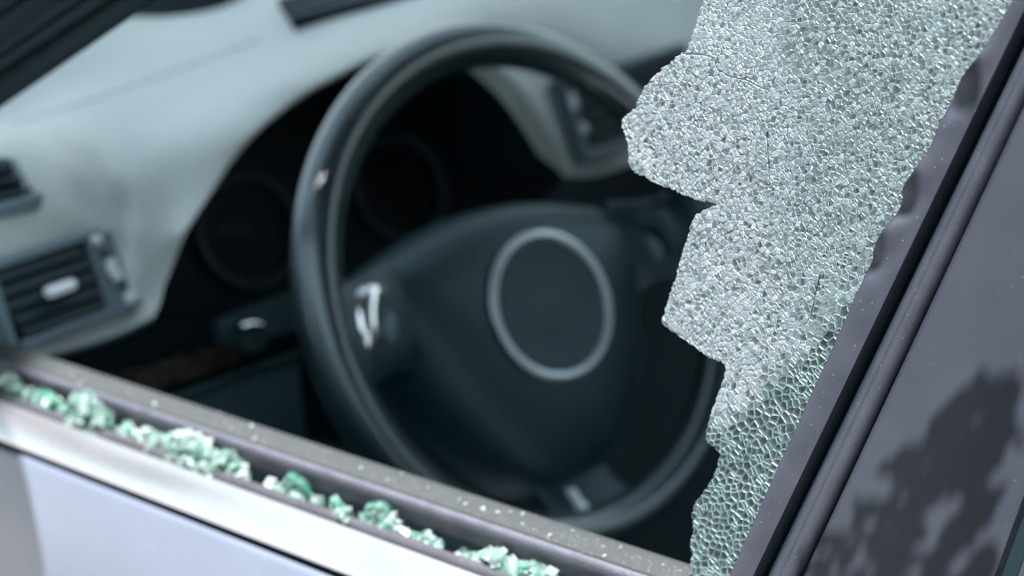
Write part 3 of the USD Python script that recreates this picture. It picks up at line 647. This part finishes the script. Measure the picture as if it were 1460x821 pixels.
lump('low trail of glass bits right of the fan-shaped flake', -.2190, YC, .115, .0090, .0025, .006, 26, .0022, .2)
lump('small glass bits leading up to the knobbly ridge', -.2440, YC, .115, .0060, .0025, .005, 14, .0020, .1)
lump('knobbly ridge of green glass at the right end of the channel', -.2640, YC, .115, .0130, .0030, .010, 60, .0026, .1)
lump('lower end of the glass ridge, cut by the bottom edge', -.2880, YC, .115, .0120, .0030, .010, 50, .0026, .1)
lump('white crumb of glass spilled over the rubber lip below the wedge', -.1710, .3085, .1235, .0040, .0015, .003, 9, .0018, .5)
lump('white crumbs of glass on the rubber lip below the long heap', -.0590, .3085, .1235, .0045, .0015, .003, 8, .0020, .6)

# loose splinters on the sill top
for k in range(34):
    x = rng.uniform(-.37, .06); y = rng.uniform(.2805, .2915)
    V, F_, fr, ti = crumb((0, 0, 0), rng.uniform(.0004, .0011)); base = A([x, y, .1374])
    o = obj('glass_splinter', (V, F_), 'crumb_glass', None, smooth=False, shift=base + A([0, 0, GZ]), attrs={'frost': np.clip(fr + .3, 0, 1), 'tint': ti * .2})
    tag(o, 'tiny white glass splinter lying on the dusty sill top', 'glass splinter', 'glass splinters on the sill top')

# ------------------------------------------------------------ a leafy branch overhead: it throws the shadow on the pillar panel
br = thing('street_tree', 'leafy green tree standing over the parked car, shading its dashboard and pillar', 'tree', (0, 0, 0))
tr_ = curve([(1.2, -2.3, -.85), (1.15, -2.2, .2), (.95, -2.0, 1.6), (.75, -1.7, 2.9), (.35, -1.0, 3.7), (-.1, -.2, 4.0), (-.6, .3, 3.9), (-.9, .5, 3.7)], 40)
obj('trunk', tube(tr_, np.linspace(.14, .012, 40), 12), 'bark', br, smooth=True)
lv, lf = [], []
for k in range(21000):                                   # the crown: leaf by leaf, its fringe over the front of the door
    y = rng.uniform(-1.5, 1.0); zt = rng.uniform(3.5, 4.5)
    xe = .050 + .075 * float(sm((y - .20) / .06)) + .025 * (meshkit.noise(A([y * 9, zt * 3, 0.]), 4) - .5) * 2 + abs(rng.normal(0, .02))
    x = xe + rng.uniform(0, 1) ** 1.15 * 1.35
    c = A([x, y, .08]) + SUN * ((zt - .08) / SUN[2]); d = unit(rng.normal(0, 1, 3) * [1, 1, .35]); sd = unit(np.cross(d, rng.normal(0, .35, 3) + [0, 0, 1])); ln = rng.uniform(.03, .055)
    n0 = len(lv) * 4; lv.append([c - d * ln, c + sd * ln * .5, c + d * ln, c - sd * ln * .5]); lf += [[n0, n0 + 1, n0 + 2], [n0, n0 + 2, n0 + 3]]
obj('crown', (A(lv).reshape(-1, 3), A(lf)), 'leaf', br, smooth=False)
DIST = .42
def over(px, py, d=DIST): return on(px, py, G0 + .006 * GN, GN) + SUN * d
def leaf(p0, p1, w, jag_=.22):
    a, b = A(p0), A(p1); d = b - a; ln = np.linalg.norm(d); d /= ln; side = unit(np.cross(d, SUN)); up = np.cross(side, d); rows = []
    for k in np.linspace(0, 1, 9):
        ww = w * max(.03, math.sin(math.pi * min(1, k * .92 + .06)) ** .8) * (1 + jag_ * (-1) ** int(k * 8 + .5)); c = a + d * ln * k + up * ln * .10 * math.sin(math.pi * k)
        rows.append([c - side * ww - up * ww * .3, c, c + side * ww - up * ww * .3])
    return loft(rows)
stems = [[(1215, 930), (1258, 800), (1320, 680), (1400, 590)], [(1275, 930), (1330, 800), (1385, 725)], [(1160, 930), (1185, 800), (1222, 745)], [(1330, 930), (1360, 840), (1395, 785)]]
for i, st in enumerate(stems):
    p3 = curve([over(*p, DIST + .004 * i) for p in st], 16)
    obj('twig', tube(p3, np.linspace(.0016, .0006, 16), 7), 'bark', br)
hb = over(1215, 930)
obj('hanging_branch', tube(curve([(-.9, .5, 3.7), (-.95, .42, 2.8), (-.8, .34, 1.7), hb + A([-.06, .03, .35]), hb], 40), np.linspace(.006, .0016, 40), 8), 'bark', br, smooth=True)
hc = A([.11, .352, .03]) + SUN * .622
obj('hanging_branch', tube(curve([(-.9, .5, 3.7), (-.7, .55, 2.7), (-.3, .45, 1.6), hc + A([-.03, .03, .3]), hc, A([.08, .352, .10]) + SUN * .622], 40), np.linspace(.006, .0014, 40), 8), 'bark', br, smooth=True)
leaves = [((1390, 600), (1412, 545), 26), ((1400, 610), (1458, 552), 24), ((1385, 625), (1450, 615), 26), ((1375, 625), (1365, 565), 22), ((1350, 655), (1430, 660), 24), ((1350, 650), (1325, 605), 24), ((1330, 670), (1400, 690), 20),
          ((1315, 690), (1272, 660), 20), ((1310, 700), (1352, 700), 18), ((1290, 735), (1335, 690), 20), ((1285, 740), (1245, 735), 15), ((1275, 770), (1318, 755), 18), ((1262, 800), (1235, 765), 16), ((1255, 815), (1300, 800), 20), ((1240, 850), (1275, 835), 20), ((1235, 860), (1205, 830), 18),
          ((1345, 785), (1436, 692), 21), ((1330, 800), (1385, 745), 18), ((1310, 835), (1350, 790), 16), ((1300, 860), (1360, 830), 18), ((1295, 880), (1280, 835), 14),
          ((1215, 760), (1236, 722), 11), ((1205, 780), (1180, 765), 10), ((1190, 805), (1222, 790), 14), ((1180, 835), (1160, 800), 16), ((1170, 870), (1210, 840), 18),
          ((1380, 820), (1422, 768), 13), ((1365, 850), (1400, 815), 16), ((1350, 880), (1385, 850), 16)]
for p, q, w in [((.16, .150), (.075, .030), .034), ((.15, .10), (.070, .070), .020), ((.17, .05), (.09, .045), .022)]:      # broad leaves over the door
    obj('leaf', leaf(A([p[0], .352, p[1]]) + SUN * .62, A([q[0], .352, q[1]]) + SUN * .622, w, 0.0), 'leaf', br)
for p, q, w in [((1368, 162), (1392, 108), 17), ((1284, 312), (1304, 262), 14), ((1240, 388), (1258, 345), 11)]:                 # single leaves over the rubber
    obj('leaf', leaf(over(*p, .34), over(*q, .342), w * .00028, .06), 'leaf', br)
for k, (p, q, w) in enumerate(leaves):
    for _ in range(3):
        m_ = A(p) + (A(q) - A(p)) * rng.uniform(.1, .9); an = math.atan2(q[1] - p[1], q[0] - p[0]) + rng.choice([-1, 1]) * rng.uniform(.4, 1.1); ln = rng.uniform(18, 34)
        obj('leaf', leaf(over(*m_, DIST), over(m_[0] + ln * math.cos(an), m_[1] + ln * math.sin(an), DIST + .003), rng.uniform(3.5, 6.5) * .00028), 'leaf', br)
    obj('leaf', leaf(over(*p, DIST + .006 * (k % 4)), over(*q, DIST + .006 * (k % 4) + .003), w * .00024), 'leaf', br)
